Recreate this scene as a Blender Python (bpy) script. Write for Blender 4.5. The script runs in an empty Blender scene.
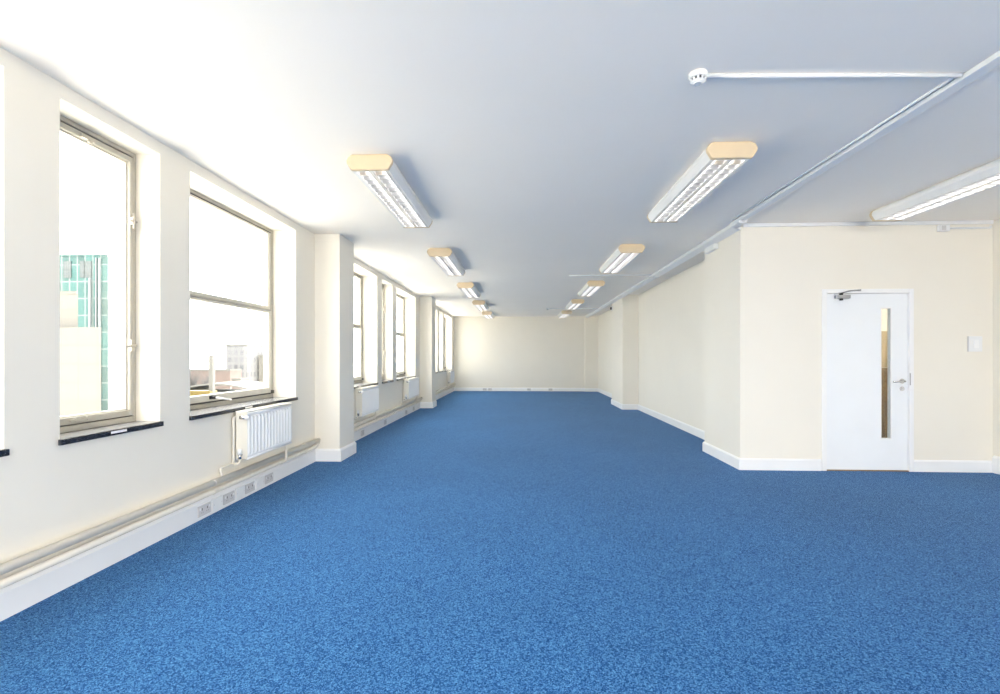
import bpy, bmesh, math, random
from mathutils import Vector, Matrix
random.seed(7)
S = bpy.context.scene
COL = S.collection
PI = math.pi
H = 2.795            # ceiling height

# ------------------------------------------------------------------ materials
def new_mat(name):
    m = bpy.data.materials.new(name); m.use_nodes = True
    nt = m.node_tree
    return m, nt, nt.nodes['Principled BSDF']

def paint(name, col, rough=0.6, vary=0.03, bump=0.0, scale=6.0, bscale=220.0, metallic=0.0, spec=0.5):
    m, nt, b = new_mat(name)
    tc = nt.nodes.new('ShaderNodeTexCoord')
    n = nt.nodes.new('ShaderNodeTexNoise'); n.inputs['Scale'].default_value = scale; n.inputs['Detail'].default_value = 3
    nt.links.new(tc.outputs['Object'], n.inputs['Vector'])
    r = nt.nodes.new('ShaderNodeValToRGB')
    r.color_ramp.elements[0].position = 0.3; r.color_ramp.elements[1].position = 0.7
    r.color_ramp.elements[0].color = [c*(1-vary) for c in col] + [1]
    r.color_ramp.elements[1].color = [min(1, c*(1+vary)) for c in col] + [1]
    nt.links.new(n.outputs['Fac'], r.inputs['Fac']); nt.links.new(r.outputs['Color'], b.inputs['Base Color'])
    b.inputs['Roughness'].default_value = rough; b.inputs['Metallic'].default_value = metallic
    b.inputs['Specular IOR Level'].default_value = spec
    if bump:
        n2 = nt.nodes.new('ShaderNodeTexNoise'); n2.inputs['Scale'].default_value = bscale; n2.inputs['Detail'].default_value = 2
        nt.links.new(tc.outputs['Object'], n2.inputs['Vector'])
        bp = nt.nodes.new('ShaderNodeBump'); bp.inputs['Strength'].default_value = bump; bp.inputs['Distance'].default_value = 0.002
        nt.links.new(n2.outputs['Fac'], bp.inputs['Height']); nt.links.new(bp.outputs['Normal'], b.inputs['Normal'])
    return m

M = {}
M['wall'] = paint('ivory_wall_paint', (0.82, 0.785, 0.705), 0.65, 0.012, 0.12, 1.5)
M['ceiling'] = paint('white_ceiling_paint', (0.93, 0.885, 0.825), 0.8, 0.01, 0.1, 1.0)
M['gloss'] = paint('white_gloss_paint', (0.85, 0.855, 0.86), 0.35, 0.015, 0.03, 3.0)
M['door'] = paint('white_door_paint', (0.83, 0.855, 0.88), 0.4, 0.012, 0.03, 3.0)
M['pipe'] = paint('cream_pipe_paint', (0.76, 0.72, 0.64), 0.4, 0.03, 0.05, 8.0)
M['rad'] = paint('white_radiator_enamel', (0.83, 0.84, 0.85), 0.35, 0.012)
M['radcream'] = paint('cream_radiator_enamel', (0.80, 0.77, 0.69), 0.4, 0.02)
M['frame'] = paint('stone_grey_window_paint', (0.41, 0.385, 0.33), 0.42, 0.06, 0.05, 9.0)
M['framelight'] = paint('pale_window_paint', (0.60, 0.57, 0.50), 0.42, 0.05, 0.05, 9.0)
M['seal'] = paint('dark_seal', (0.07, 0.065, 0.06), 0.7, 0.05)
M['chrome'] = paint('satin_chrome', (0.62, 0.62, 0.63), 0.25, 0.04, metallic=1.0)
M['closer'] = paint('satin_silver', (0.42, 0.42, 0.43), 0.35, 0.04, metallic=0.9)
M['brass'] = paint('pale_metal_handle', (0.50, 0.46, 0.40), 0.35, 0.06, metallic=0.6)
M['black'] = paint('black_plastic', (0.015, 0.015, 0.017), 0.5, 0.05)
M['plastic'] = paint('white_plastic', (0.80, 0.81, 0.82), 0.4, 0.01)
M['greyplastic'] = paint('grey_white_plastic', (0.60, 0.59, 0.60), 0.45, 0.03)
M['slot'] = paint('dark_slot', (0.08, 0.08, 0.08), 0.6, 0.03)
M['trunk'] = paint('white_trunking_plastic', (0.79, 0.80, 0.81), 0.45, 0.01)
M['cap'] = paint('yellowed_cream_plastic', (0.68, 0.55, 0.37), 0.5, 0.03, scale=5)
M['housing'] = paint('white_light_housing', (0.80, 0.80, 0.79), 0.35, 0.01)
M['alu'] = paint('bright_aluminium', (0.80, 0.80, 0.82), 0.3, 0.02, metallic=1.0)
M['tube'] = paint('lit_fluorescent_tube', (0.88, 0.88, 0.88), 0.3, 0.005)
_b = M['tube'].node_tree.nodes['Principled BSDF']; _b.inputs['Emission Color'].default_value = (1, .97, .92, 1); _b.inputs['Emission Strength'].default_value = 1.9
M['sticker'] = paint('white_sticker', (0.80, 0.80, 0.80), 0.6, 0.01)
M['oak'] = paint('threshold_brown', (0.25, 0.16, 0.07), 0.6, 0.15, scale=20)

# polished dark terrazzo sill
def sill_mat():
    m, nt, b = new_mat('dark_terrazzo')
    tc = nt.nodes.new('ShaderNodeTexCoord')
    v = nt.nodes.new('ShaderNodeTexVoronoi'); v.inputs['Scale'].default_value = 120
    nt.links.new(tc.outputs['Object'], v.inputs['Vector'])
    r = nt.nodes.new('ShaderNodeValToRGB')
    r.color_ramp.elements[0].color = (0.16, 0.17, 0.2, 1); r.color_ramp.elements[0].position = 0.12
    r.color_ramp.elements[1].color = (0.012, 0.014, 0.022, 1); r.color_ramp.elements[1].position = 0.3
    nt.links.new(v.outputs['Distance'], r.inputs['Fac']); nt.links.new(r.outputs['Color'], b.inputs['Base Color'])
    b.inputs['Roughness'].default_value = 0.18
    return m
M['sill'] = sill_mat()
M['silltop'] = paint('pale_sill_stone', (.30, .30, .31), .2, .08, scale=60)

# blue loop-pile carpet
def carpet_mat():
    m, nt, b = new_mat('blue_loop_carpet')
    tc = nt.nodes.new('ShaderNodeTexCoord')
    v1 = nt.nodes.new('ShaderNodeTexVoronoi'); v1.inputs['Scale'].default_value = 400
    v2 = nt.nodes.new('ShaderNodeTexVoronoi'); v2.inputs['Scale'].default_value = 175
    n1 = nt.nodes.new('ShaderNodeMix'); n1.data_type = 'RGBA'; n1.inputs['Factor'].default_value = 0.5
    for v_, sock in ((v1, 6), (v2, 7)):
        nt.links.new(tc.outputs['Object'], v_.inputs['Vector']); nt.links.new(v_.outputs['Color'], n1.inputs[sock])
    sc = nt.nodes.new('ShaderNodeSeparateColor'); nt.links.new(n1.outputs[2], sc.inputs[0])
    n2 = nt.nodes.new('ShaderNodeTexNoise'); n2.inputs['Scale'].default_value = 0.9; n2.inputs['Detail'].default_value = 3
    for n in (n2,): nt.links.new(tc.outputs['Object'], n.inputs['Vector'])
    r = nt.nodes.new('ShaderNodeValToRGB')
    e = r.color_ramp.elements
    e[0].position = 0.12; e[0].color = (0.004, 0.032, 0.122, 1)
    e[1].position = 0.88; e[1].color = (0.118, 0.315, 0.60, 1)
    k = e.new(0.5); k.color = (0.022, 0.109, 0.296, 1)
    nt.links.new(sc.outputs[0], r.inputs['Fac'])
    hsv = nt.nodes.new('ShaderNodeHueSaturation')
    mr = nt.nodes.new('ShaderNodeMapRange'); mr.inputs['From Min'].default_value = 0.3; mr.inputs['From Max'].default_value = 0.7
    mr.inputs['To Min'].default_value = 0.94; mr.inputs['To Max'].default_value = 1.06
    nt.links.new(n2.outputs['Fac'], mr.inputs['Value']); nt.links.new(mr.outputs['Result'], hsv.inputs['Value'])
    nt.links.new(r.outputs['Color'], hsv.inputs['Color']); nt.links.new(hsv.outputs['Color'], b.inputs['Base Color'])
    b.inputs['Roughness'].default_value = 0.95; b.inputs['Specular IOR Level'].default_value = 0.08
    b.inputs['Sheen Weight'].default_value = 0.10; b.inputs['Sheen Roughness'].default_value = 0.35; b.inputs['Sheen Tint'].default_value = (.75, .88, 1, 1)
    bp = nt.nodes.new('ShaderNodeBump'); bp.inputs['Strength'].default_value = 0.2; bp.inputs['Distance'].default_value = 0.002
    nt.links.new(sc.outputs[0], bp.inputs['Height']); nt.links.new(bp.outputs['Normal'], b.inputs['Normal'])
    return m
M['carpet'] = carpet_mat()

def glass_mat(name, tint=(1, 1, 1), refl=0.06):
    m = bpy.data.materials.new(name); m.use_nodes = True; nt = m.node_tree
    nt.nodes.clear()
    o = nt.nodes.new('ShaderNodeOutputMaterial'); mx = nt.nodes.new('ShaderNodeMixShader')
    t = nt.nodes.new('ShaderNodeBsdfTransparent'); t.inputs['Color'].default_value = (*tint, 1)
    g = nt.nodes.new('ShaderNodeBsdfGlossy'); g.inputs['Roughness'].default_value = 0.02
    mx.inputs[0].default_value = refl
    nt.links.new(t.outputs[0], mx.inputs[1]); nt.links.new(g.outputs[0], mx.inputs[2]); nt.links.new(mx.outputs[0], o.inputs[0])
    return m
M['glass'] = glass_mat('window_glass', (0.96, 0.98, 0.975))
M['visionglass'] = glass_mat('vision_glass', (0.93, 0.95, 0.93), 0.05)

# ------------------------------------------------------------------ mesh helpers
def box(bm, x0, x1, y0, y1, z0, z1):
    v = [bm.verts.new((x, y, z)) for x in (x0, x1) for y in (y0, y1) for z in (z0, z1)]
    for f in ((0,1,3,2),(4,6,7,5),(0,4,5,1),(2,3,7,6),(0,2,6,4),(1,5,7,3)):
        bm.faces.new([v[i] for i in f])

def cyl(bm, p, q, r, n=16, r2=None, caps=True):
    p = Vector(p); q = Vector(q); d = (q-p).normalized()
    a = d.orthogonal().normalized(); b = d.cross(a); r2 = r if r2 is None else r2
    A = [bm.verts.new(p + (a*math.cos(2*PI*i/n) + b*math.sin(2*PI*i/n))*r) for i in range(n)]
    B = [bm.verts.new(q + (a*math.cos(2*PI*i/n) + b*math.sin(2*PI*i/n))*r2) for i in range(n)]
    for i in range(n):
        f = bm.faces.new((A[i], A[(i+1) % n], B[(i+1) % n], B[i])); f.smooth = True
    if caps:
        bm.faces.new(A[::-1]); bm.faces.new(B)

def ball(bm, c, r, n=12):
    bmesh.ops.create_uvsphere(bm, u_segments=n, v_segments=n//2+2, radius=r, matrix=Matrix.Translation(c))

def tube(bm, pts, r, n=14):
    """pipe through points, with rounded elbows"""
    P = [Vector(p) for p in pts]; out = [P[0]]
    for i in range(1, len(P)-1):
        a, b, c = P[i-1], P[i], P[i+1]
        d1 = (a-b).normalized(); d2 = (c-b).normalized()
        k = min(r*2.2, (a-b).length*.45, (c-b).length*.45)
        s, e = b + d1*k, b + d2*k
        for t in (0, .25, .5, .75, 1): out.append(s*(1-t)**2 + b*2*t*(1-t) + e*t*t)
    out.append(P[-1])
    rings = []; ref = None
    for i, p in enumerate(out):
        d = (out[min(i+1, len(out)-1)] - out[max(i-1, 0)]).normalized()
        ref = d.orthogonal().normalized() if ref is None else (ref - d*ref.dot(d)).normalized()
        b = d.cross(ref)
        rings.append([bm.verts.new(p + (ref*math.cos(2*PI*k/n) + b*math.sin(2*PI*k/n))*r) for k in range(n)])
    for A, B in zip(rings, rings[1:]):
        for k in range(n):
            f = bm.faces.new((A[k], A[(k+1) % n], B[(k+1) % n], B[k])); f.smooth = True
    bm.faces.new(rings[0][::-1]); bm.faces.new(rings[-1])

def prism_y(bm, prof, y0, y1):
    """profile of (x,z) extruded along y"""
    A = [bm.verts.new((x, y0, z)) for x, z in prof]; B = [bm.verts.new((x, y1, z)) for x, z in prof]
    n = len(prof)
    for i in range(n): bm.faces.new((A[i], A[(i+1) % n], B[(i+1) % n], B[i]))
    bm.faces.new(A[::-1]); bm.faces.new(B)

def B(): return bmesh.new()

def obj(name, bm, mat, parent=None, bevel=0.0, seg=2):
    bmesh.ops.recalc_face_normals(bm, faces=bm.faces[:])
    me = bpy.data.meshes.new(name); bm.to_mesh(me); bm.free()
    me.materials.append(M[mat] if isinstance(mat, str) else mat)
    o = bpy.data.objects.new(name, me); COL.objects.link(o)
    if parent is not None: o.parent = parent
    if bevel:
        md = o.modifiers.new('bevel', 'BEVEL'); md.width = bevel; md.segments = seg; md.limit_method = 'ANGLE'; md.angle_limit = math.radians(40)
    return o

def tag(o, label, cat, group=None, kind=None):
    o['label'] = label; o['category'] = cat
    if group: o['group'] = group
    if kind: o['kind'] = kind
    return o

def empty(name, loc, label, cat, group=None, kind=None):
    o = bpy.data.objects.new(name, None); COL.objects.link(o); o.location = loc; o.empty_display_size = .1
    return tag(o, label, cat, group, kind)

def struct(name, bm, mat, label, cat, bevel=0.0):
    return tag(obj(name, bm, mat, None, bevel), label, cat, kind='structure')

def dup(root, loc, label):
    r = root.copy(); COL.objects.link(r); r.location = loc; r['label'] = label
    for ch in list(root.children):
        c = ch.copy(); COL.objects.link(c); c.parent = r
        for g in list(ch.children):
            d = g.copy(); COL.objects.link(d); d.parent = c
    return r

# ------------------------------------------------------------------ plan
WL = -2.54           # face of the window wall
WO = -2.90           # its outer face
Y0, Y1 = -5.2, 17.65 # rear and far end
RX = 2.85            # recessed right wall
DY = 5.457           # wall with the door
EX = 5.235           # outer right wall
ZS, ZT = 0.825, 2.71 # sill top, window head
PITCH = 6.0
# (near jamb, far jamb, narrow?) per window along the left wall
WIN = [(0.50, 2.20, 0), (2.48, 3.20, 1), (3.50, 5.20, 0)]
windows = []
for b in range(3):
    for (a, c, n) in WIN: windows.append((a + b*PITCH, c + b*PITCH, n))
rear_holes = [(-3.52, -2.80, 1), (-2.50, -0.80, 0)]
allw = rear_holes + windows

# floor / ceiling
bm = B(); box(bm, WO, EX+.15, Y0, Y1+.2, -0.12, 0.0)
struct('floor', bm, 'carpet', 'blue loop pile carpet covering the whole office floor', 'floor')
bm = B(); box(bm, WO, EX+.15, Y0, Y1+.2, H, H+.15)
struct('ceiling', bm, 'ceiling', 'plain white painted ceiling of the office', 'ceiling')

# left wall with window openings
bm = B(); prev = Y0
for (a, c, n) in allw:
    box(bm, WO, WL, prev, a, 0, H)
    box(bm, WO, WL, a, c, 0, ZS-.028); box(bm, WO, WL, a, c, ZT, H)
    prev = c
box(bm, WO, WL, prev, Y1+.2, 0, H)
struct('wall_left', bm, 'wall', 'long ivory wall on the left pierced by tall windows', 'wall')

# far end wall with shallow boxing in its right corner
bm = B(); box(bm, WL, RX+.15, Y1, Y1+.2, 0, H); box(bm, 2.37, RX, Y1-.14, Y1, 0, H)
struct('wall_back', bm, 'wall', 'ivory end wall at the far end of the room', 'wall')

# right side of the long room
bm = B(); box(bm, RX, RX+.2, 6.5, Y1, 0, H)
struct('wall_right', bm, 'wall', 'recessed ivory wall along the right of the long room', 'wall')
bm = B(); box(bm, 2.49, RX+.2, DY, 6.5, 0, H)
tag(obj('pillar', bm, 'wall'), 'broad ivory corner pier on the right, left of the white door', 'pillar', 'pillars of the room', 'structure')
bm = B(); box(bm, 2.475, RX, 11.57, 12.95, 0, H)
tag(obj('pillar', bm, 'wall', bevel=.004), 'ivory pier projecting midway along the recessed right wall', 'pillar', 'pillars of the room', 'structure')
for k, (a, lab) in enumerate(((5.68, 'square ivory pillar on the left just past the nearest radiator'), (11.68, 'farther ivory pillar on the left wall beyond two radiators'))):
    bm = B(); box(bm, WL, -2.225, a, a+.49, 0, H)
    tag(obj('pillar', bm, 'wall', bevel=.004), lab, 'pillar', 'pillars of the room', 'structure')

# door wall with opening
DX0, DX1, DZ = 3.435, 4.326, 1.992
bm = B(); box(bm, RX+.2, DX0-.03, DY, DY+.13, 0, H); box(bm, DX1+.03, EX, DY, DY+.13, 0, H); box(bm, DX0-.03, DX1+.03, DY, DY+.13, DZ+.03, H)
struct('wall_door', bm, 'wall', 'ivory wall facing the camera that holds the white door', 'wall')
right_holes = [(-4.9, -.9)]  # unseen opening put in to bring more daylight to the right side
bm = B(); prev = Y0
for a, c in right_holes:
    box(bm, EX, EX+.3, prev, a, 0, H); box(bm, EX, EX+.3, a, c, 0, .15); box(bm, EX, EX+.3, a, c, ZT, H); prev = c
box(bm, EX, EX+.3, prev, DY+.13, 0, H)
struct('wall_outer_right', bm, 'wall', 'ivory side wall just entering the right edge of the view', 'wall')
# unseen rear wall behind the camera, its openings sized to brighten the room
bm = B()
xs = [(-2.35, -0.1), (0.1, 2.4), (2.6, 5.1)]; prev = WL
for a, c in xs:
    box(bm, prev, a, Y0-.2, Y0, 0, H); box(bm, a, c, Y0-.2, Y0, 0, .15); box(bm, a, c, Y0-.2, Y0, ZT, H); prev = c
box(bm, prev, EX+.15, Y0-.2, Y0, 0, H)
struct('wall_rear', bm, 'wall', 'unseen ivory rear wall with three wide openings sized for daylight', 'wall')

# corridor behind the door
bm = B(); box(bm, 3.05, 5.3, 7.0, 7.1, 0, 2.6); box(bm, 3.0, 3.05, DY+.13, 7.1, 0, 2.6); box(bm, 5.3, 5.35, DY+.13, 7.1, 0, 2.6); box(bm, 3.0, 5.35, DY+.13, 7.1, 2.6, 2.65)
struct('wall_corridor', bm, 'ceiling', 'cream corridor wall glimpsed through the slim door glass', 'wall')

# baseboards -------------------------------------------------------------
def skirt(bm, pts, t, h, closed_side):
    """boxes along an axis-aligned path; closed_side +1: room lies to the right of travel"""
    for (x0, y0), (x1, y1) in zip(pts, pts[1:]):
        dx, dy = x1-x0, y1-y0; L = math.hypot(dx, dy); dx /= L; dy /= L
        nx, ny = dy*closed_side, -dx*closed_side
        ax, ay = x0, y0; bx_, by_ = x1, y1
        X = sorted((ax, bx_, ax+nx*t, bx_+nx*t)); Y = sorted((ay, by_, ay+ny*t, by_+ny*t))
        ex = t*.999 if abs(dx) < .5 else 0
        box(bm, X[0], X[-1], Y[0]-(t if abs(dy) > .5 and False else 0), Y[-1], 0, h)
def skirt_profile(bm, pts, t, h, side, miter=True):
    # offset polyline
    P = [Vector((p[0], p[1])) for p in pts]; n = len(P); off = []
    nor = []
    for a, b in zip(P, P[1:]):
        d = (b-a).normalized(); nor.append(Vector((d.y, -d.x))*side)
    for i in range(n):
        if i == 0: off.append(nor[0])
        elif i == n-1: off.append(nor[-1])
        else: off.append(nor[i-1]+nor[i] if abs(nor[i-1].dot(nor[i])) < .5 else nor[i])
    prof = [(0, 0), (t, 0), (t, h*.86), (t*.45, h), (0, h)]
    rings = [[bm.verts.new((P[i].x+off[i].x*u, P[i].y+off[i].y*u, z)) for u, z in prof] for i in range(n)]
    for A, Bq in zip(rings, rings[1:]):
        for k in range(len(prof)):
            bm.faces.new((A[k], A[(k+1) % 5], Bq[(k+1) % 5], Bq[k]))
    bm.faces.new(rings[0]); bm.faces.new(rings[-1][::-1])
pf = -2.225
bm = B(); skirt_profile(bm, [(WL, Y0), (WL, 5.68), (pf, 5.68), (pf, 6.17), (WL, 6.17), (WL, 11.68), (pf, 11.68), (pf, 12.17), (WL, 12.17), (WL, Y1)], .025, .152, 1)
struct('baseboard_left', bm, 'gloss', 'deep white baseboard along the window wall and its pillars', 'baseboard')
bm = B(); skirt_profile(bm, [(WL+.025, Y1), (2.37, Y1), (2.37, Y1-.14), (RX-.02, Y1-.14)], .02, .125, 1)
struct('baseboard_back', bm, 'gloss', 'white baseboard along the far end wall', 'baseboard')
bm = B(); skirt_profile(bm, [(RX, Y1-.14), (RX, 12.95), (2.475, 12.95), (2.475, 11.57), (RX, 11.57), (RX, 6.5), (2.49, 6.5), (2.49, DY), (DX0-.06, DY)], .02, .13, 1)
struct('baseboard_right', bm, 'gloss', 'white baseboard stepping around the piers of the right wall', 'baseboard')
bm = B(); skirt_profile(bm, [(DX1+.05, DY), (EX, DY)], .02, .13, 1)
struct('baseboard_door', bm, 'gloss', 'short white baseboard right of the white door', 'baseboard')
bm = B(); skirt_profile(bm, [(EX, DY-.02), (EX, Y0)], .03, .19, 1)
struct('baseboard_outer_right', bm, 'gloss', 'white baseboard at the right edge of the view', 'baseboard')

# ------------------------------------------------------------------ windows
def rect_frame(bm, x0, x1, y0, y1, z0, z1, wy, wb, wt):
    box(bm, x0, x1, y0, y0+wy, z0, z1); box(bm, x0, x1, y1-wy, y1, z0, z1)
    box(bm, x0, x1, y0+wy, y1-wy, z0, z0+wb); box(bm, x0, x1, y0+wy, y1-wy, z1-wt, z1)

def lever(root_mat, parent, c, dirv, name='handle'):
    """window lever: plate + bent lever"""
    bm = B(); x, y, z = c
    box(bm, x, x+.008, y-.014, y+.014, z-.04, z+.04)
    cyl(bm, (x+.006, y, z), (x+.03, y, z), .009, 10)
    e = Vector((x+.03, y, z)) + Vector(dirv)
    cyl(bm, (x+.03, y, z), e, .0085, 10, .006); ball(bm, e, .008, 8)
    return obj(name, bm, root_mat, parent)

def make_window(idx, a, c, narrow, label):
    xf = -2.712 if narrow else -2.80      # inner face of the frame
    root = empty('window_%d' % idx, (xf, (a+c)/2, ZS), label, 'window', None, 'structure')
    def P(bm):   # to root space
        bmesh.ops.translate(bm, verts=bm.verts[:], vec=(-xf, -(a+c)/2, -ZS)); return bm
    z0, z1 = ZS, ZT
    # sill, dark polished edge
    bm = B(); box(bm, WO, WL+.008, a, c, ZS-.027, ZS+.003)
    sill = obj('sill', P(bm), 'silltop', root)
    sill['label'] = 'pale polished stone sill'
    bm = B(); box(bm, WL+.003, WL+.022, a-.014, c+.008, ZS-.031, ZS+.002)
    o = obj('sill_edge', P(bm), 'sill', sill, .003, 2); o['label'] = 'dark speckled sill edge'
    bm = B(); ym = a + (c-a)*(.50 if narrow else .44)
    box(bm, WL+.0215, WL+.0232, ym-.06, ym+.055, ZS-.019, ZS-.004)
    o = obj('sticker', P(bm), 'sticker', sill); o['label'] = 'small white sticker on the sill edge'
    # outer frame
    fw = .022 if narrow else .036
    bm = B(); rect_frame(bm, xf-.07, xf, a, c, z0+.003, z1, fw, .038, .03)
    obj('frame', P(bm), 'frame', root, .003, 1)
    # dark weather gap behind the joint
    g = .046
    bm = B(); rect_frame(bm, xf-.05, xf-.012, a+fw, c-fw, z0+.041, z1-.03, .009, .010, .012)
    o = obj('weather_seal', P(bm), 'seal', root); o['label'] = 'dark gap seal'
    if narrow:
        bm = B(); rect_frame(bm, xf-.055, xf+.004, a+.028, c-.028, z0+.048, z1-.040, .030, .042, .036)
        sash = obj('casement', P(bm), 'frame', root, .004, 1)
        bm = B(); rect_frame(bm, xf-.055, xf-.02, a+.058, c-.058, z0+.090, z1-.076, .008, .008, .010)
        obj('glazing_bead', P(bm), 'framelight', sash)
        bm = B(); box(bm, xf-.045, xf-.040, a+.056, c-.056, z0+.088, z1-.074)
        obj('pane', P(bm), 'glass', sash)
        o = lever('brass', sash, (.004, c-.043-(a+c)/2, 1.36-ZS), (.012, -.10, -.01)); o['label'] = 'pale metal lever handle'
        bm = B(); box(bm, xf+.004, xf+.022, c-.056, c-.030, 2.20, 2.25); cyl(bm, (xf+.02, c-.043, 2.17), (xf+.02, c-.043, 2.28), .008, 10); cyl(bm, (xf+.01, c-.075, 2.225), (xf+.02, c-.02, 2.225), .007, 8)
        obj('catch', P(bm), 'brass', sash)
        bm = B(); box(bm, xf+.004, xf+.018, (a+c)/2-.07, (a+c)/2+.02, z1-.075, z1-.055); cyl(bm, (xf+.012, (a+c)/2-.02, z1-.085), (xf+.03, (a+c)/2-.02, z1-.085), .012, 10)
        obj('top_catch', P(bm), 'brass', sash)
        bm = B(); box(bm, xf+.004, xf+.016, a+.22, a+.36, z0+.064, z0+.076); cyl(bm, (xf+.012, a+.25, z0+.062), (xf+.012, a+.25, z0+.087), .006, 8); cyl(bm, (xf+.012, a+.33, z0+.062), (xf+.012, a+.33, z0+.087), .006, 8)
        obj('casement_stay', P(bm), 'frame', sash)
    else:
        zm = 1.805
        # upper light
        bm = B(); rect_frame(bm, xf-.06, xf-.006, a+.046, c-.046, zm+.012, z1-.04, .055, .03, .022)
        up = obj('upper_sash', P(bm), 'framelight', root, .003, 1)
        bm = B(); box(bm, xf-.045, xf-.040, a+.09, c-.09, zm+.03, z1-.055)
        obj('pane', P(bm), 'glass', up)
        # transom rail
        bm = B(); box(bm, xf-.07, xf+.004, a+.038, c-.038, zm-.010, zm+.010)
        obj('transom', P(bm), 'frame', root, .003, 1)
        bm = B(); rect_frame(bm, xf-.06, xf+.004, a+.046, c-.046, z0+.056, zm-.012, .055, .06, .022)
        lo = obj('lower_sash', P(bm), 'framelight', root, .004, 1)
        bm = B(); box(bm, xf-.045, xf-.040, a+.09, c-.09, z0+.11, zm-.03)
        obj('pane', P(bm), 'glass', lo)
        ym = a + (c-a)*.37
        bm = B(); box(bm, xf+.004, xf+.012, ym-.03, ym+.03, z0+.075, z0+.105); cyl(bm, (xf+.01, ym, z0+.09), (xf+.045, ym, z0+.09), .014, 12)
        cat = obj('catch', P(bm), 'black', lo)
        bm = B(); cyl(bm, (xf+.04, ym, z0+.09), (xf+.12, ym+.10, z0+.062), .010, 10, .008); ball(bm, (xf+.12, ym+.10, z0+.062), .0095, 8)
        o = obj('handle', P(bm), 'gloss', cat); o['label'] = 'white lever handle'
        bm = B(); box(bm, xf, xf+.03, c-.06, c-.038, z0+.048, z0+.085)
        obj('pivot', P(bm), 'seal', lo)
    return root
wl = ['sliver of a wide window at the very left edge of the photo',
      'tall narrow window nearest the camera showing a teal glass tower',
      'wide two-light window above the nearest radiator, before the first pillar',
      'wide two-light window just beyond the first left pillar',
      'narrow window between the two wide windows past the first pillar',
      'wide window just before the farther left pillar',
      'wide window just beyond the farther left pillar, mostly hidden by it',
      'narrow window midway in the farthest bay of the left wall',
      'wide window nearest the far end wall']
for i, (a, c, n) in enumerate(windows): make_window(i+1, a, c, n, wl[i])

# ------------------------------------------------------------------ radiators
def make_radiator(y0, y1, label, first=None):
    root = empty('radiator', (WL, (y0+y1)/2, 0), label, 'radiator', 'white radiators under the windows')
    W = (y1-y0)/2; z0, z1 = .375, .80; xf = .135; xb = .045
    bm = B(); box(bm, xf-.012, xf-.004, -W, W, z0, z1-.012)
    n = max(8, int(2*W/.056)); st = 2*W/n
    for i in range(n):
        y = -W + st*(i+.5); h = st*.36
        z_a, z_b = z0+.03, z1-.045
        A = [bm.verts.new(p) for p in ((xf-.004, y-h, z_a), (xf-.004, y+h, z_a), (xf-.004, y+h, z_b), (xf-.004, y-h, z_b))]
        Q = [bm.verts.new(p) for p in ((xf+.009, y-h*.55, z_a+.02), (xf+.009, y+h*.55, z_a+.02), (xf+.009, y+h*.55, z_b-.02), (xf+.009, y-h*.55, z_b-.02))]
        for k in range(4): bm.faces.new((A[k], A[(k+1) % 4], Q[(k+1) % 4], Q[k]))
        bm.faces.new(Q)
    cyl(bm, (xf-.006, -W, z0+.008), (xf-.006, W, z0+.008), .010, 10); cyl(bm, (xf-.006, -W, z1-.02), (xf-.006, W, z1-.02), .010, 10)
    obj('front_panel', bm, 'rad', root)
    bm = B(); box(bm, xb-.008, xb, -W, W, z0, z1-.012)
    for i in range(n):
        y = -W + st*(i+.5); box(bm, xb, xf-.03, y-.002, y+.002, z0+.04, z1-.05)
    obj('rear_panel', bm, 'rad', root)
    for s in (-1, 1):
        bm = B(); box(bm, xb-.012, xf+.001, s*W-.003, s*W+.003, z0+.01, z1)
        obj('side_panel', bm, 'radcream', root, .002, 1)
    bm = B(); box(bm, xb-.012, xb-.004, -W, W, z1-.004, z1+.003); box(bm, xf-.010, xf+.002, -W, W, z1-.004, z1+.003)
    k = int(2*W/.03)
    for i in range(k+1): box(bm, xb-.012, xf, -W+2*W*i/k-.009, -W+2*W*i/k+.009, z1-.003, z1+.002)
    obj('top_grille', bm, 'radcream', root)
    # valves on the near end
    bm = B(); yv = -W-.03
    cyl(bm, (xf-.03, -W, z1-.05), (xf-.03, yv, z1-.05), .010, 10); cyl(bm, (xf-.045, yv, z1-.05), (xf-.0, yv, z1-.05), .015, 12)
    v = obj('vent_valve', bm, 'chrome', root)
    bm = B(); cyl(bm, (xf-.0, yv, z1-.05), (xf+.04, yv, z1-.05), .018, 14, .015); obj('valve_head', bm, 'plastic', v)
    bm = B(); cyl(bm, (xf-.05, -W, z0+.045), (xf-.05, yv-.005, z0+.045), .010, 10); cyl(bm, (xf-.05, yv, z0+.015), (xf-.05, yv, z0+.055), .014, 12)
    v = obj('feed_valve', bm, 'chrome', root)
    bm = B(); cyl(bm, (xf-.05, yv, z0+.055), (xf-.05, yv, z0+.10), .018, 14, .015); obj('valve_head', bm, 'plastic', v)
    bm = B(); yw = -W-.13
    tube(bm, [(xf-.05, yv, z0+.02), (xf-.05, yv, .345), (.03, yv, .345)], .010)
    obj('feed_pipe', bm, 'pipe', root)
    bm = B(); tube(bm, [(.02, -W+.05, z1-.05), (.02, -W-.014, z1-.05), (.02, -W-.014, .345), (.02, -W-.20, .345), (.045, -W-.20, .265)], .011)
    obj('riser_pipe', bm, 'pipe', root)
    bm = B(); tube(bm, [(xf-.05, W-.015, z0+.01), (xf-.05, W-.015, .19), (.055, W-.015, .19)], .010)
    obj('return_pipe', bm, 'pipe', root)
    for s in (-.6, .6):
        bm = B(); box(bm, .002, xb-.009, s*W-.015, s*W+.015, z0+.08, z1-.08)
        obj('wall_bracket', bm, 'rad', root)
    return root
make_radiator(4.03, 4.83, 'white ribbed radiator under the nearest wide window')
make_radiator(7.02, 7.86, 'white radiator just past the first left pillar')
make_radiator(9.98, 10.98, 'white radiator just before the farther left pillar')
make_radiator(15.95, 16.85, 'small white radiator by the far end wall')

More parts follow.
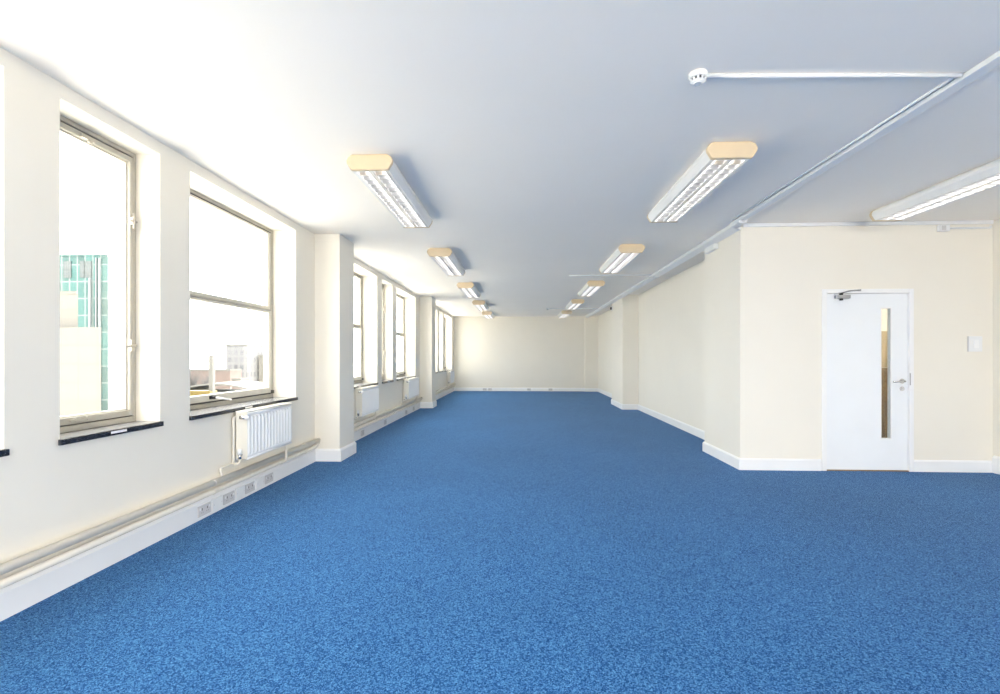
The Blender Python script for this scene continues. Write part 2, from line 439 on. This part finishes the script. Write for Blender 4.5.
# heating pipes -------------------------------------------------------------
bays = [(Y0, 5.68, 'in the bay nearest the camera'), (6.17, 11.68, 'between the two left pillars'), (12.17, Y1, 'beyond the farther left pillar')]
for a, c, w in bays:
    for z, nm in ((.262, 'upper'), (.19, 'lower')):
        root = empty('heating_pipe', (WL, a, z), '%s cream heating pipe along the window wall %s' % (nm, w), 'pipe', 'heating pipes along the window wall')
        bm = B()
        if z > .2: tube(bm, [(.055, 0, 0), (.055, c-a-.01, 0)], .025)
        else: tube(bm, [(.05, 0, 0), (.05, c-a-.12, 0), (.05, c-a, .035)] if a < 12 else [(.05, 0, 0), (.05, c-a, 0)], .022)
        obj('pipe', bm, 'pipe', root)
        y = .8
        while y < c-a-.2:
            bm = B(); r = .029 if z > .2 else .0245
            cyl(bm, (.052, y-.012, 0), (.052, y+.012, 0), r, 16); box(bm, .004, .05, y-.01, y+.01, -.006, .006)
            obj('pipe_clip', bm, 'pipe', root); y += 1.62
# baseboard outlets ------------------------------------------------------------
def make_socket(loc, rz, label, blank=False):
    root = empty('blank_plate' if blank else 'socket_outlet', loc, label, 'plate' if blank else 'socket', 'outlets on the baseboards')
    root.rotation_euler = (0, 0, rz)
    w, h = (.066, .05) if blank else (.073, .043)
    bm = B(); box(bm, -w, w, -.0145 if blank else -.009, .001, -h, h)
    obj('faceplate', bm, 'plastic' if blank else 'greyplastic', root, .003, 2)
    if not blank:
        for s in (-1, 1):
            bm = B(); box(bm, s*.055-.006, s*.055+.006, -.0115, -.008, .006, .026); obj('rocker_switch', bm, 'plastic', root)
            bm = B(); c = s*.03
            box(bm, c-.004, c+.004, -.0095, -.0085, .002, .02); box(bm, c-.013, c-.006, -.0095, -.0085, -.016, -.012); box(bm, c+.006, c+.013, -.0095, -.0085, -.016, -.012)
            obj('pin_slot', bm, 'slot', root)
    else:
        for s in (-1, 1):
            bm = B(); cyl(bm, (s*.048, -.0145, 0), (s*.048, -.016, 0), .004, 10); obj('screw', bm, 'greyplastic', root)
    return root
FB = WL+.026
ords = ['nearest the camera', 'second from the camera', 'third from the camera', 'closest to the first pillar']
for y, o in zip((3.62, 3.935, 4.25, 4.58), ords):
    make_socket((FB, y, .07), PI/2, 'grey double socket on the baseboard under the nearest radiator, %s' % o)
for y, o in zip((3.775, 4.09, 4.41), ('nearest the camera', 'in the middle of three', 'closest to the pillar')):
    make_socket((FB, y, .072), PI/2, 'white blank plate between grey sockets on the left baseboard, %s' % o, True)
for y, o in zip((7.35, 8.6, 10.2, 10.9), ('below the radiator past the first pillar', 'midway between the two left pillars', 'below the radiator before the farther pillar', 'nearest the farther left pillar')):
    make_socket((FB, y, .075), PI/2, 'small double socket on the left baseboard %s' % o)
for x, o in zip((-1.36, -1.16, .30, 1.1), ('leftmost of four', 'second from the left', 'near the middle', 'rightmost of four')):
    make_socket((x, Y1-.021, .065), 0, 'tiny socket on the far end baseboard, %s' % o)

# ------------------------------------------------------------------ ceiling lights
def make_light(label):
    root = empty('ceiling_light', (0, 0, H), label, 'light', 'twin louvre ceiling lights')
    L = 1.60; cw = .035
    prof = [(-.128, .003), (.128, .003), (.160, -.014), (.175, -.040), (.172, -.062), (.140, -.112), (-.140, -.112), (-.172, -.062), (-.175, -.040), (-.160, -.014)]
    for y in (0, L-cw):
        bm = B(); prism_y(bm, prof, y, y+cw)
        o = obj('end_cap', bm, 'cap', root, .006, 2); o['label'] = 'yellowed cream end cap'
    # housing: top plate and both flared sides, open below
    bm = B(); s = .985
    P = [(x*s, z) for x, z in prof]
    inner = [(.130, -.110), (.150, -.062), (.150, -.03), (.12, -.012), (-.12, -.012), (-.150, -.03), (-.150, -.062), (-.130, -.110)]
    outer = [(P[5][0], P[5][1]+.001)] + [P[4], P[3], P[2], P[1], P[0], P[9], P[8], P[7], (P[6][0], P[6][1]+.001)]
    ring = outer + inner[::-1]
    A = [bm.verts.new((x, cw, z)) for x, z in ring]; Q = [bm.verts.new((x, L-cw, z)) for x, z in ring]
    n = len(ring)
    for i in range(n): bm.faces.new((A[i], A[(i+1) % n], Q[(i+1) % n], Q[i]))
    obj('housing', bm, 'housing', root)
    for cx in (-.066, .066):
        bm = B(); cyl(bm, (cx, cw, -.040), (cx, L-cw, -.040), .013, 14)
        obj('fluorescent_tube', bm, 'tube', root)
    # louvre: three long V reflectors and cross blades
    bm = B()
    for cx, w in ((-.122, .014), (0, .018), (.122, .014)):
        prism_y(bm, [(cx-w, -.110), (cx+w, -.110), (cx+w*.25, -.056), (cx-w*.25, -.056)], cw, L-cw)
    nb = 17
    for i in range(nb+1):
        y = cw + (L-2*cw)*i/nb
        for x0, x1 in ((-.118, -.008), (.008, .118)):
            A = [bm.verts.new(p) for p in ((x0, y-.008, -.109), (x1, y-.008, -.109), (x1, y+.008, -.109), (x0, y+.008, -.109))]
            Q = [bm.verts.new(p) for p in ((x0, y-.0015, -.058), (x1, y-.0015, -.058), (x1, y+.0015, -.058), (x0, y+.0015, -.058))]
            for k in range(4): bm.faces.new((A[k], A[(k+1) % 4], Q[(k+1) % 4], Q[k]))
            bm.faces.new(A); bm.faces.new(Q)
    o = obj('louvre', bm, 'alu', root); o['label'] = 'bright aluminium louvre'
    bm = B(); box(bm, -.12, .12, cw, L-cw, -.026, -.022)
    obj('reflector', bm, 'housing', root)
    return root
XL, XR = -1.132, 1.485
num = ['nearest', 'second', 'third', 'fourth', 'farthest']
first = None
for k in range(5):
    loc = (XL, 3.46+3.02*k, H-.004); lab = '%s louvre light with cream end cap in the left ceiling row' % num[k]
    if first is None: first = make_light(lab); first.location = loc
    else: dup(first, loc, lab)
for k in range(5):
    dup(first, (XR, 3.37+3.0*k, H-.004), '%s louvre light with cream end cap in the right ceiling row' % num[k])
dup(first, (3.765, 3.42, H-.004), 'louvre ceiling light above the white door at the right edge')

# ------------------------------------------------------------------ trunking, conduits, detectors
bm = B(); box(bm, 2.357, 2.432, Y0+.01, 5.218, H-.032, H-.002)
t = tag(obj('cable_trunking', bm, 'trunk', bevel=.004), 'white ceiling trunking running diagonally toward the top right corner', 'trunking', 'white cable trunking')
bm = B(); tube(bm, [(2.330, 2.64, H-.004), (2.330, 5.28, H-.004)], .009, 10); obj('cable', bm, 'trunk', t)
bm = B(); box(bm, 2.36, 2.46, 5.22, 5.437, H-.055, H-.002)
o = tag(obj('junction_box', bm, 'trunk', bevel=.01), 'small white trunking coupler at the ceiling corner above the broad pier', 'box', 'white junction boxes')
bm = B(); cyl(bm, (2.415, 5.221, H-.028), (2.415, 5.214, H-.028), .02, 14); obj('round_cover', bm, 'greyplastic', o)
bm = B(); prism_y(bm, [(2.385, H-.002), (2.487, H-.002), (2.487, H-.07), (2.475, H-.076), (2.40, H-.05), (2.385, H-.042)], 5.44, 11.5)
t = tag(obj('cable_trunking', bm, 'trunk', bevel=.003), 'white ceiling edge trunking above the recessed right wall', 'trunking', 'white cable trunking')
bm = B(); box(bm, 2.383, 2.492, 8.62, 8.66, H-.078, H); obj('joint_cover', bm, 'trunk', t)
bm = B(); prism_y(bm, [(2.385, H-.002), (2.472, H-.002), (2.472, H-.07), (2.46, H-.076), (2.40, H-.05), (2.385, H-.042)], 11.5, Y1-.15)
tag(obj('cable_trunking', bm, 'trunk', bevel=.003), 'far stretch of white ceiling trunking beyond the right hand pier', 'trunking', 'white cable trunking')
bm = B(); box(bm, 2.51, 5.22, DY-.026, DY-.002, H-.042, H-.002)
tag(obj('cable_trunking', bm, 'trunk', bevel=.006), 'white trunking along the ceiling edge above the white door', 'trunking', 'white cable trunking')
bm = B(); box(bm, 2.432, 2.488, 6.04, 6.36, 2.645, 2.716)
b_ = tag(obj('junction_box', bm, 'trunk', bevel=.006), 'white junction box on the broad pier under the ceiling trunking', 'box', 'white junction boxes')
bm = B(); box(bm, 2.4285, 2.433, 6.06, 6.34, 2.655, 2.706); obj('cover', bm, 'plastic', b_)
# alarm sounder box and conduit above the door
bm = B(); box(bm, 4.63, 4.745, DY-.04, DY-.001, 2.675, 2.745)
b_ = tag(obj('junction_box', bm, 'plastic', bevel=.006), 'small white box high on the wall right of the door', 'box', 'white junction boxes')
bm = B(); box(bm, 4.655, 4.70, DY-.0425, DY-.038, 2.685, 2.735); obj('cover', bm, 'greyplastic', b_)
bm = B(); tube(bm, [(4.745, DY-.012, 2.712), (5.20, DY-.012, 2.712), (5.20, DY-.012, 2.735)], .011, 10)
tag(obj('conduit', bm, 'trunk'), 'short white conduit right of the small box above the door', 'conduit', 'white surface conduits')

def make_conduit(x0, x1, y, label):
    bm = B(); prism = []
    tube(bm, [(x0, y, H-.0125), (x1, y+(.055 if y < 3 else 0), H-.0125)], .0115, 10)
    o = obj('conduit', bm, 'trunk'); return tag(o, label, 'conduit', 'white surface conduits')
make_conduit(.99, 2.345, 2.558, 'white conduit from the nearest smoke detector across the ceiling')
make_conduit(.89, 2.388, 8.72, 'thin conduit crossing the ceiling before the third pair of lights')
make_conduit(.87, 2.388, 14.68, 'thin conduit crossing the ceiling near the far end wall')
def make_detector(x, y, label):
    root = empty('smoke_detector', (x, y, H), label, 'detector', 'white smoke detectors')
    bm = B(); cyl(bm, (0, 0, 0), (0, 0, -.018), .047, 28); cyl(bm, (0, 0, -.018), (0, 0, -.026), .047, 28, .041)
    obj('base', bm, 'plastic', root)
    bm = B(); cyl(bm, (0, 0, -.026), (0, 0, -.042), .031, 24)
    obj('sensor_chamber', bm, 'slot', root)
    bm = B()
    for k in range(10):
        a = 2*PI*k/10; c, s = math.cos(a)*.037, math.sin(a)*.037
        cyl(bm, (c, s, -.025), (c*.92, s*.92, -.045), .006, 8)
    obj('grille', bm, 'plastic', root)
    bm = B(); cyl(bm, (0, 0, -.042), (0, 0, -.052), .038, 28, .028); cyl(bm, (0, 0, -.052), (0, 0, -.055), .028, 28, .014)
    obj('cap', bm, 'plastic', root)
    return root
make_detector(.945, 2.558, 'round white smoke detector on the ceiling at the top right')
make_detector(.83, 14.68, 'tiny white smoke detector on the ceiling near the far end wall')
# black sensor at the far pier
root = empty('motion_sensor', (2.475, 12.88, 2.60), 'tiny black sensor high on the far right hand pier', 'sensor')
bm = B(); box(bm, -.02, 0, -.06, .06, -.06, .06); obj('mounting_plate', bm, 'plastic', root, .004)
bm = B(); box(bm, -.055, -.02, -.035, .035, -.035, .035); obj('sensor_body', bm, 'black', root, .008)

# ------------------------------------------------------------------ door
door = empty('door_1', ((DX0+DX1)/2, DY, 0), 'white flush door with a slim glass panel and lever handle', 'door', None, 'structure')
def D(bm): bmesh.ops.translate(bm, verts=bm.verts[:], vec=(-(DX0+DX1)/2, -DY, 0)); return bm
bm = B()
for x0, x1, z0, z1 in ((DX0-.05, DX0-.002, 0, DZ+.05), (DX1+.002, DX1+.05, 0, DZ+.05), (DX0-.002, DX1+.002, DZ+.004, DZ+.05)):
    box(bm, x0, x1, DY-.018, DY+.0, z0, z1); box(bm, x0 if x0 < DX0-.01 else max(x0, DX0-.002), x1, DY, DY+.13, z0, z1)
obj('door_frame', D(bm), 'gloss', door, .003, 2)
GX0, GX1, GZ0, GZ1 = 4.034, 4.147, .361, 1.83
bm = B(); ly0, ly1 = DY+.004, DY+.048
box(bm, DX0+.002, GX0, ly0, ly1, .012, DZ); box(bm, GX1, DX1-.002, ly0, ly1, .012, DZ); box(bm, GX0, GX1, ly0, ly1, .012, GZ0); box(bm, GX0, GX1, ly0, ly1, GZ1, DZ)
leaf = obj('door_leaf', D(bm), 'door', door)
bm = B(); w = .006
for y0, y1 in ((ly0-.002, ly0+.012), (ly1-.012, ly1+.002)):
    box(bm, GX0-w, GX0+w, y0, y1, GZ0-w, GZ1+w); box(bm, GX1-w, GX1+w, y0, y1, GZ0-w, GZ1+w); box(bm, GX0+w, GX1-w, y0, y1, GZ0-w, GZ0+w); box(bm, GX0+w, GX1-w, y0, y1, GZ1-w, GZ1+w)
obj('glazing_bead', D(bm), 'gloss', leaf)
bm = B(); box(bm, GX0, GX1, DY+.024, DY+.030, GZ0, GZ1)
obj('vision_panel', D(bm), 'visionglass', leaf)
hx, hz = 4.262, 1.01
bm = B(); cyl(bm, (hx, ly0-.008, hz), (hx, ly0, hz), .027, 20); cyl(bm, (hx, ly0, hz), (hx, ly0-.05, hz), .010, 12)
tube(bm, [(hx, ly0-.046, hz), (hx-.06, ly0-.05, hz-.004), (hx-.125, ly0-.046, hz-.006)], .0095, 12)
o = obj('lever_handle', D(bm), 'chrome', leaf); o['label'] = 'satin chrome lever handle'
bm = B(); cyl(bm, (hx, ly0-.007, hz-.085), (hx, ly0, hz-.085), .024, 20); box(bm, hx-.004, hx+.004, ly0-.012, ly0-.006, hz-.098, hz-.072)
o = obj('thumb_turn', D(bm), 'chrome', leaf); o['label'] = 'satin chrome lock rose'
bm = B(); box(bm, DX1+.004, DX1+.014, DY-.021, DY-.016, .965, 1.10)
o = obj('strike_plate', D(bm), 'closer', door); o['label'] = 'satin metal strike plate'
bm = B(); box(bm, DX0+.09, DX0+.245, ly0-.045, ly0-.002, 1.935, 1.975)
closer = obj('door_closer', D(bm), 'closer', leaf, .006, 2)
bm = B(); cyl(bm, (DX0+.155, ly0-.022, 1.915), (DX0+.155, ly0-.022, 1.995), .018, 14)
obj('spindle', D(bm), 'black', door)
bm = B(); tube(bm, [(DX0+.155, ly0-.022, 1.995), (DX0+.20, ly0-.10, 2.012), (DX0+.345, ly0-.03, 2.03)], .008, 10); box(bm, DX0+.33, DX0+.36, DY-.034, DY-.016, 2.018, 2.038)
o = obj('closer_arm', D(bm), 'closer', door); o['label'] = 'folded metal closer arm'
for z in (.25, 1.75):
    bm = B(); cyl(bm, (DX0, DY+.0, z-.05), (DX0, DY+.0, z+.05), .006, 10); obj('hinge', D(bm), 'chrome', door)
bm = B(); box(bm, DX0-.002, DX1+.002, DY-.01, DY+.13, 0, .010)
o = obj('threshold', D(bm), 'oak', door); o['label'] = 'brown threshold strip'
# wall plate right of the door
root = empty('light_switch', (5.04, DY, 1.425), 'white square switch plate on the wall right of the door', 'switch')
bm = B(); box(bm, -.072, .072, -.012, 0, -.085, .085); obj('faceplate', bm, 'plastic', root, .004)
bm = B(); box(bm, -.028, .03, -.017, -.012, -.045, .045); obj('rocker', bm, 'gloss', root, .002)
bm = B(); box(bm, -.078, -.072, -.010, 0, -.085, .085); obj('edge_strip', bm, 'greyplastic', root)

# corridor things behind the glass: tall wood panelled cupboard and an added light
def wood(name, c1, c2):
    m, nt, b = new_mat(name)
    tc = nt.nodes.new('ShaderNodeTexCoord'); mp = nt.nodes.new('ShaderNodeMapping'); mp.inputs['Scale'].default_value = (14, 14, 1.2)
    n = nt.nodes.new('ShaderNodeTexNoise'); n.inputs['Scale'].default_value = 3; n.inputs['Detail'].default_value = 5
    r = nt.nodes.new('ShaderNodeValToRGB'); r.color_ramp.elements[0].position = .35; r.color_ramp.elements[1].position = .65
    r.color_ramp.elements[0].color = (*c1, 1); r.color_ramp.elements[1].color = (*c2, 1)
    nt.links.new(tc.outputs['Object'], mp.inputs[0]); nt.links.new(mp.outputs[0], n.inputs['Vector']); nt.links.new(n.outputs['Fac'], r.inputs['Fac']); nt.links.new(r.outputs['Color'], b.inputs['Base Color'])
    b.inputs['Roughness'].default_value = .4
    return m
M['wood'] = wood('golden_brown_wood', (.20, .115, .035), (.30, .18, .06))
M['tan'] = wood('pale_tan_wood', (.50, .40, .25), (.58, .47, .31))
root = empty('cupboard', (5.15, 6.86, 0), 'brown wooden cupboard in the corridor seen through the slim door glass', 'cupboard')
bm = B(); box(bm, -.5, .1, -.12, .12, .05, 1.10); obj('carcass', bm, 'wood', root)
bm = B(); box(bm, -.52, .12, -.14, .12, 1.10, 1.125); obj('top', bm, 'wood', root, .004)
bm = B(); box(bm, -.495, -.205, -.135, -.12, .08, 1.08); obj('door', bm, 'wood', root, .004)
bm = B(); box(bm, -.195, .095, -.135, -.12, .08, 1.08); obj('door', bm, 'wood', root, .004)
bm = B(); box(bm, -.48, .08, -.1, .1, 0, .05); obj('plinth', bm, 'black', root)
bm = B(); box(bm, 4.55, 5.29, 6.975, 6.999, 1.13, 1.62); box(bm, 4.55, 5.29, 6.962, 6.999, 1.62, 1.65)
tag(obj('wall_panel', bm, 'tan'), 'pale tan panel on the corridor wall above the brown cupboard', 'panel')
bm = B(); cyl(bm, (4.1, 6.25, 2.6), (4.1, 6.25, 2.54), .15, 24)
m, nt, b_ = new_mat('corridor_fill_glow'); b_.inputs['Emission Color'].default_value = (1, .97, .92, 1); b_.inputs['Emission Strength'].default_value = 40  # unseen glowing disc added to light the corridor
tag(obj('corridor_fill', bm, m), 'round unseen lamp added to light the corridor behind the door', 'lamp')

# ------------------------------------------------------------------ outside
GZ = -14.0
def facade(name, base, line, sx, sz, lw=.06, rough=.3, vary=.25, axis='X'):
    m, nt, b = new_mat(name)
    tc = nt.nodes.new('ShaderNodeTexCoord'); sp = nt.nodes.new('ShaderNodeSeparateXYZ'); cb = nt.nodes.new('ShaderNodeCombineXYZ')
    nt.links.new(tc.outputs['Object'], sp.inputs[0])
    ad = nt.nodes.new('ShaderNodeMath'); ad.operation = 'ADD'
    nt.links.new(sp.outputs['X'], ad.inputs[0]); nt.links.new(sp.outputs['Y'], ad.inputs[1])
    nt.links.new(ad.outputs[0], cb.inputs[0]); nt.links.new(sp.outputs['Z'], cb.inputs[1])
    br = nt.nodes.new('ShaderNodeTexBrick'); br.offset = 0; br.inputs['Scale'].default_value = 1
    br.inputs['Brick Width'].default_value = sx; br.inputs['Row Height'].default_value = sz; br.inputs['Mortar Size'].default_value = lw
    br.inputs['Color1'].default_value = (*[c*(1-vary) for c in base], 1); br.inputs['Color2'].default_value = (*[min(1, c*(1+vary)) for c in base], 1); br.inputs['Mortar'].default_value = (*line, 1)
    nt.links.new(cb.outputs[0], br.inputs['Vector']); nt.links.new(br.outputs['Color'], b.inputs['Base Color'])
    b.inputs['Roughness'].default_value = rough
    return m
M['teal'] = facade('teal_curtain_wall', (.017, .066, .062), (.13, .15, .15), 1.62, 3.37, .13, .6, .35)
M['fins'] = facade('grey_fin_panel', (.05, .06, .063), (.08, .09, .093), .5, .6, .1, .7, .12)
M['stone'] = facade('cream_stone_cladding', (.135, .127, .114), (.115, .105, .09), 2.6, 2.4, .06, .8, .03)
M['white_clad'] = facade('white_cladding', (.22, .23, .24), (.2, .21, .22), .8, 40, .08, .6, .02)
M['office'] = facade('lilac_grey_office', (.105, .105, .118), (.15, .15, .155), 2.2, 2.6, .5, .7, .25)
M['brick'] = paint('hazy_red_brick', (.15, .11, .10), .9, .1, scale=.4)  # brick, like office, shed and roof, is paled to paint in haze
M['shed'] = facade('pale_grey_shed', (.09, .09, .095), (.14, .14, .14), 1.6, 3, .3, .8, .2)
M['paleroof'] = paint('pale_roof', (.12, .117, .11), .8, .05, scale=.3)
M['yellow'] = paint('yellow_paint', (.12, .085, .018), .5, .06, scale=.6)
M['ground'] = paint('pale_city_ground', (.50, .48, .45), .9, .1, scale=.03)
M['tree'] = paint('bare_grey_tree', (.075, .072, .075), .9, .2, scale=.5)
bm = B(); box(bm, -600, 600, -300, 900, GZ-.5, GZ)
g_ = struct('ground_outside', bm, 'ground', 'pale street level far below the windows', 'ground')

def bld(name, x0, x1, y0, y1, z1, mat, label, parent=None):
    cx, cy = (x0+x1)/2, (y0+y1)/2
    root = empty(name, (cx, cy, GZ), label, 'building')
    bm = B(); box(bm, x0-cx, x1-cx, y0-cy, y1-cy, 0, z1-GZ); obj('facade', bm, mat, root)
    bm = B(); box(bm, x0-cx-.15, x1-cx+.15, y0-cy-.15, y0-cy+.3, z1-GZ-.1, z1-GZ+.5); box(bm, x1-cx-.3, x1-cx+.1, y0-cy+.3, y1-cy, z1-GZ-.1, z1-GZ+.5)
    obj('parapet', bm, 'paleroof' if mat != 'teal' else 'teal', root)
    return root
def prism_z(bm, foot, z0, z1):
    A = [bm.verts.new((x, y, z0)) for x, y in foot]; Q = [bm.verts.new((x, y, z1)) for x, y in foot]
    n = len(foot)
    for i in range(n): bm.faces.new((A[i], A[(i+1) % n], Q[(i+1) % n], Q[i]))
    bm.faces.new(A[::-1]); bm.faces.new(Q)
def wedge(name, x0, x1, y0, depth, z1, mat, label):
    """building whose front faces the street and whose flanks follow a tapering plot"""
    root = empty(name, (x1, y0, GZ), label, 'building')
    k = (y0+depth)/y0 * 1.01
    foot = [(x0-x1, 0), (0, 0), (x1*k-x1, depth), (x0*k-x1, depth)]
    bm = B(); prism_z(bm, foot, 0, z1-GZ); obj('facade', bm, mat, root)
    foot = [(x0-x1, -.1), (-.05, -.1), (-.5, .4), (x0-x1, .4)]
    bm = B(); prism_z(bm, foot, z1-GZ, z1-GZ+.35); obj('parapet', bm, mat, root)
    return root
def px(u, y):       # offset across the street for a sight line, at distance y
    h = (u-500)/470; s_, c_ = math.sin(math.atan(21/470)), math.cos(math.atan(21/470))
    return y*(h*c_-s_)/(h*s_+c_)
r = wedge('glass_tower', px(20, 90), px(108.5, 90), 90, 22, 21.4, 'teal', 'teal glass office tower seen through the nearest narrow window')
for u0, u1 in ((64, 71.5), (80.5, 84.5), (86, 92)):
    bm = B(); x = px(108.5, 90); box(bm, px(u0, 90)-x, px(u1, 90)-x, -.15, .15, 17.1-GZ, 20.4-GZ)
    obj('screen_panel', bm, 'fins', r)
for u0, u1, za, zb in ((90.3, 91.6, 5, 17), (100.2, 100.9, -14, 21), (97, 97.5, 5, 21)):
    bm = B(); x = px(108.5, 90); box(bm, px(u0, 90)-x, px(u1, 90)-x, -.4, .1, za-GZ, zb-GZ); obj('fin', bm, 'white_clad', r)
r = wedge('stone_building', px(10, 60), px(78, 60), 60, 14, 9.7, 'stone', 'cream stone block in front of the teal glass tower')
x = px(78, 60); bm = B(); k = 1.01*68/58
x1 = px(101, 58)
prism_z(bm, [(px(10, 58)-x, -2), (x1-x, -2), (x1*k-x, 8), (px(10, 58)*k-x, 8)], 0, 5.1-GZ); obj('lower_wing', bm, 'stone', r)
# far skyline through the wide window
D_ = 160
def sx(u): return px(u, D_)
bld('office_block', sx(226), sx(247), D_, D_+15, 5.2, 'office', 'lilac grey office block on the skyline in the wide window')
bld('office_block', sx(249), sx(262), D_+6, D_+20, 1.5, 'stone', 'lower office block right of the grey one on the skyline')
bld('brick_terrace', sx(170), sx(262), D_-18, D_-12, -3.0, 'brick', 'long low red brick terrace beyond the wide window')
bld('brick_tower', sx(241)*.8, sx(249)*.8, D_*.8-4, D_*.8, -5.0, 'brick', 'small red brick tower below the skyline')
root = empty('curved_shed', (sx(222)*.62, D_*.62, GZ), 'long pale shed with a curved roof beyond the wide window', 'building')
bm = B(); box(bm, -9, 9, -2, 8, 0, 7.8); obj('facade', bm, 'shed', root)
bm = B(); A = []
for k in range(13):
    t_ = k/12; A.append((-9.6+19.2*t_, 7.8+1.9*math.sin(PI*t_)**.8))
ring = A + [(x, z-.35) for x, z in A[::-1]]
prism_y(bm, ring, -2.6, 8.5); obj('roof', bm, 'paleroof', root)
root = empty('yellow_crane', (sx(212)*.5, D_*.5, GZ), 'yellow site crane and white mast beyond the wide window', 'crane')
bm = B(); box(bm, -4.2, .3, -1, 1, 6.5, 9.4); box(bm, -5.5, -1.5, -1, 1, 4.8, 6.5); obj('cab', bm, 'yellow', root)
bm = B(); box(bm, -.35, .35, -.35, .35, 0, 15.6); obj('mast', bm, 'paleroof', root)
bm = B(); box(bm, -5, .8, -1.4, 1.4, 0, 4.8); obj('base', bm, 'shed', root)
for k, (u, h, lab) in enumerate(((193, 12.5, 'bare grey tree at the left of the wide window view'), (206, 11, 'smaller bare tree beside the white mast on the skyline'))):
    d = 120 + 14*k; x = px(u, d)
    root = empty('bare_tree', (x, d, GZ), lab, 'tree', 'bare trees beyond the window')
    bm = B(); cyl(bm, (0, 0, 0), (0, 0, h*.5), .25, 8, .18); obj('trunk', bm, 'tree', root)
    bm = B(); rnd = random.Random(k)
    for j in range(60):
        a = rnd.uniform(0, 2*PI); s = rnd.uniform(.5, 3.2); z = h*.4 + rnd.uniform(0, h*.2)
        cyl(bm, (0, 0, z), (math.cos(a)*s, math.sin(a)*s, z+rnd.uniform(.3, .42)*h), .06, 5, .02, caps=False)
    obj('branches', bm, 'tree', root)

# ------------------------------------------------------------------ sky and daylight
w = bpy.data.worlds.new('overcast_sky'); S.world = w; w.use_nodes = True
nt = w.node_tree; bg = nt.nodes['Background']
tc = nt.nodes.new('ShaderNodeTexCoord'); sp = nt.nodes.new('ShaderNodeSeparateXYZ')
bounce_sun = bpy.data.lights.new('bounce_sun', 'SUN'); bounce_sun.energy = 10; bounce_sun.angle = math.radians(2); bounce_sun.color = (1, .93, .82)  # added to brighten the ground so it bounces light onto the ceiling
so = bpy.data.objects.new('bounce_sun', bounce_sun); COL.objects.link(so); so.rotation_euler = Vector((0, -.6, -.8)).to_track_quat('-Z', 'Y').to_euler()
rp = nt.nodes.new('ShaderNodeValToRGB')
rp.color_ramp.elements[0].position = 0.0; rp.color_ramp.elements[0].color = (1.0, 0.965, 0.91, 1)
rp.color_ramp.elements[1].position = 0.8; rp.color_ramp.elements[1].color = (1.0, 0.975, 0.94, 1)
nt.links.new(tc.outputs['Generated'], sp.inputs[0]); nt.links.new(sp.outputs['Z'], rp.inputs['Fac']); nt.links.new(rp.outputs['Color'], bg.inputs['Color'])
SKY = 4.0
bg.inputs['Strength'].default_value = SKY

def portal(name, loc, rot, sx_, sy_):
    l = bpy.data.lights.new(name, 'AREA'); l.shape = 'RECTANGLE'; l.size = sx_; l.size_y = sy_
    l.cycles.is_portal = True
    o = bpy.data.objects.new(name, l); COL.objects.link(o); o.location = loc; o.rotation_euler = rot
for a, c, n in allw:
    portal('window_portal', (-2.87, (a+c)/2, (ZS+ZT)/2), (0, -PI/2, 0), ZT-ZS, c-a)
for a, c in xs:
    portal('window_portal', ((a+c)/2, Y0-.15, (.15+ZT)/2), (PI/2, 0, 0), c-a, ZT-.15)

for a, c in right_holes:
    portal('window_portal', (EX+.25, (a+c)/2, (.15+ZT)/2), (0, PI/2, 0), ZT-.15, c-a)

# ------------------------------------------------------------------ camera
cam = bpy.data.cameras.new('camera'); co = bpy.data.objects.new('camera', cam); COL.objects.link(co)
cam.sensor_fit = 'HORIZONTAL'; cam.sensor_width = 36; cam.lens = 470/1000*36; cam.shift_y = .010
co.location = (0, 0, 1.28); co.rotation_euler = (PI/2, 0, math.atan(21/470)); cam.clip_start = .02; cam.clip_end = 3000
S.camera = co
S.view_settings.view_transform = 'Standard'; S.view_settings.look = 'None'; S.view_settings.gamma = 1
S.view_settings.use_curve_mapping = False
S.view_settings.exposure = 1.29
S.cycles.diffuse_bounces = 10; S.cycles.max_bounces = 16; S.cycles.transparent_max_bounces = 16
S.cycles.use_denoising = True
S.cycles.caustics_reflective = False; S.cycles.caustics_refractive = False
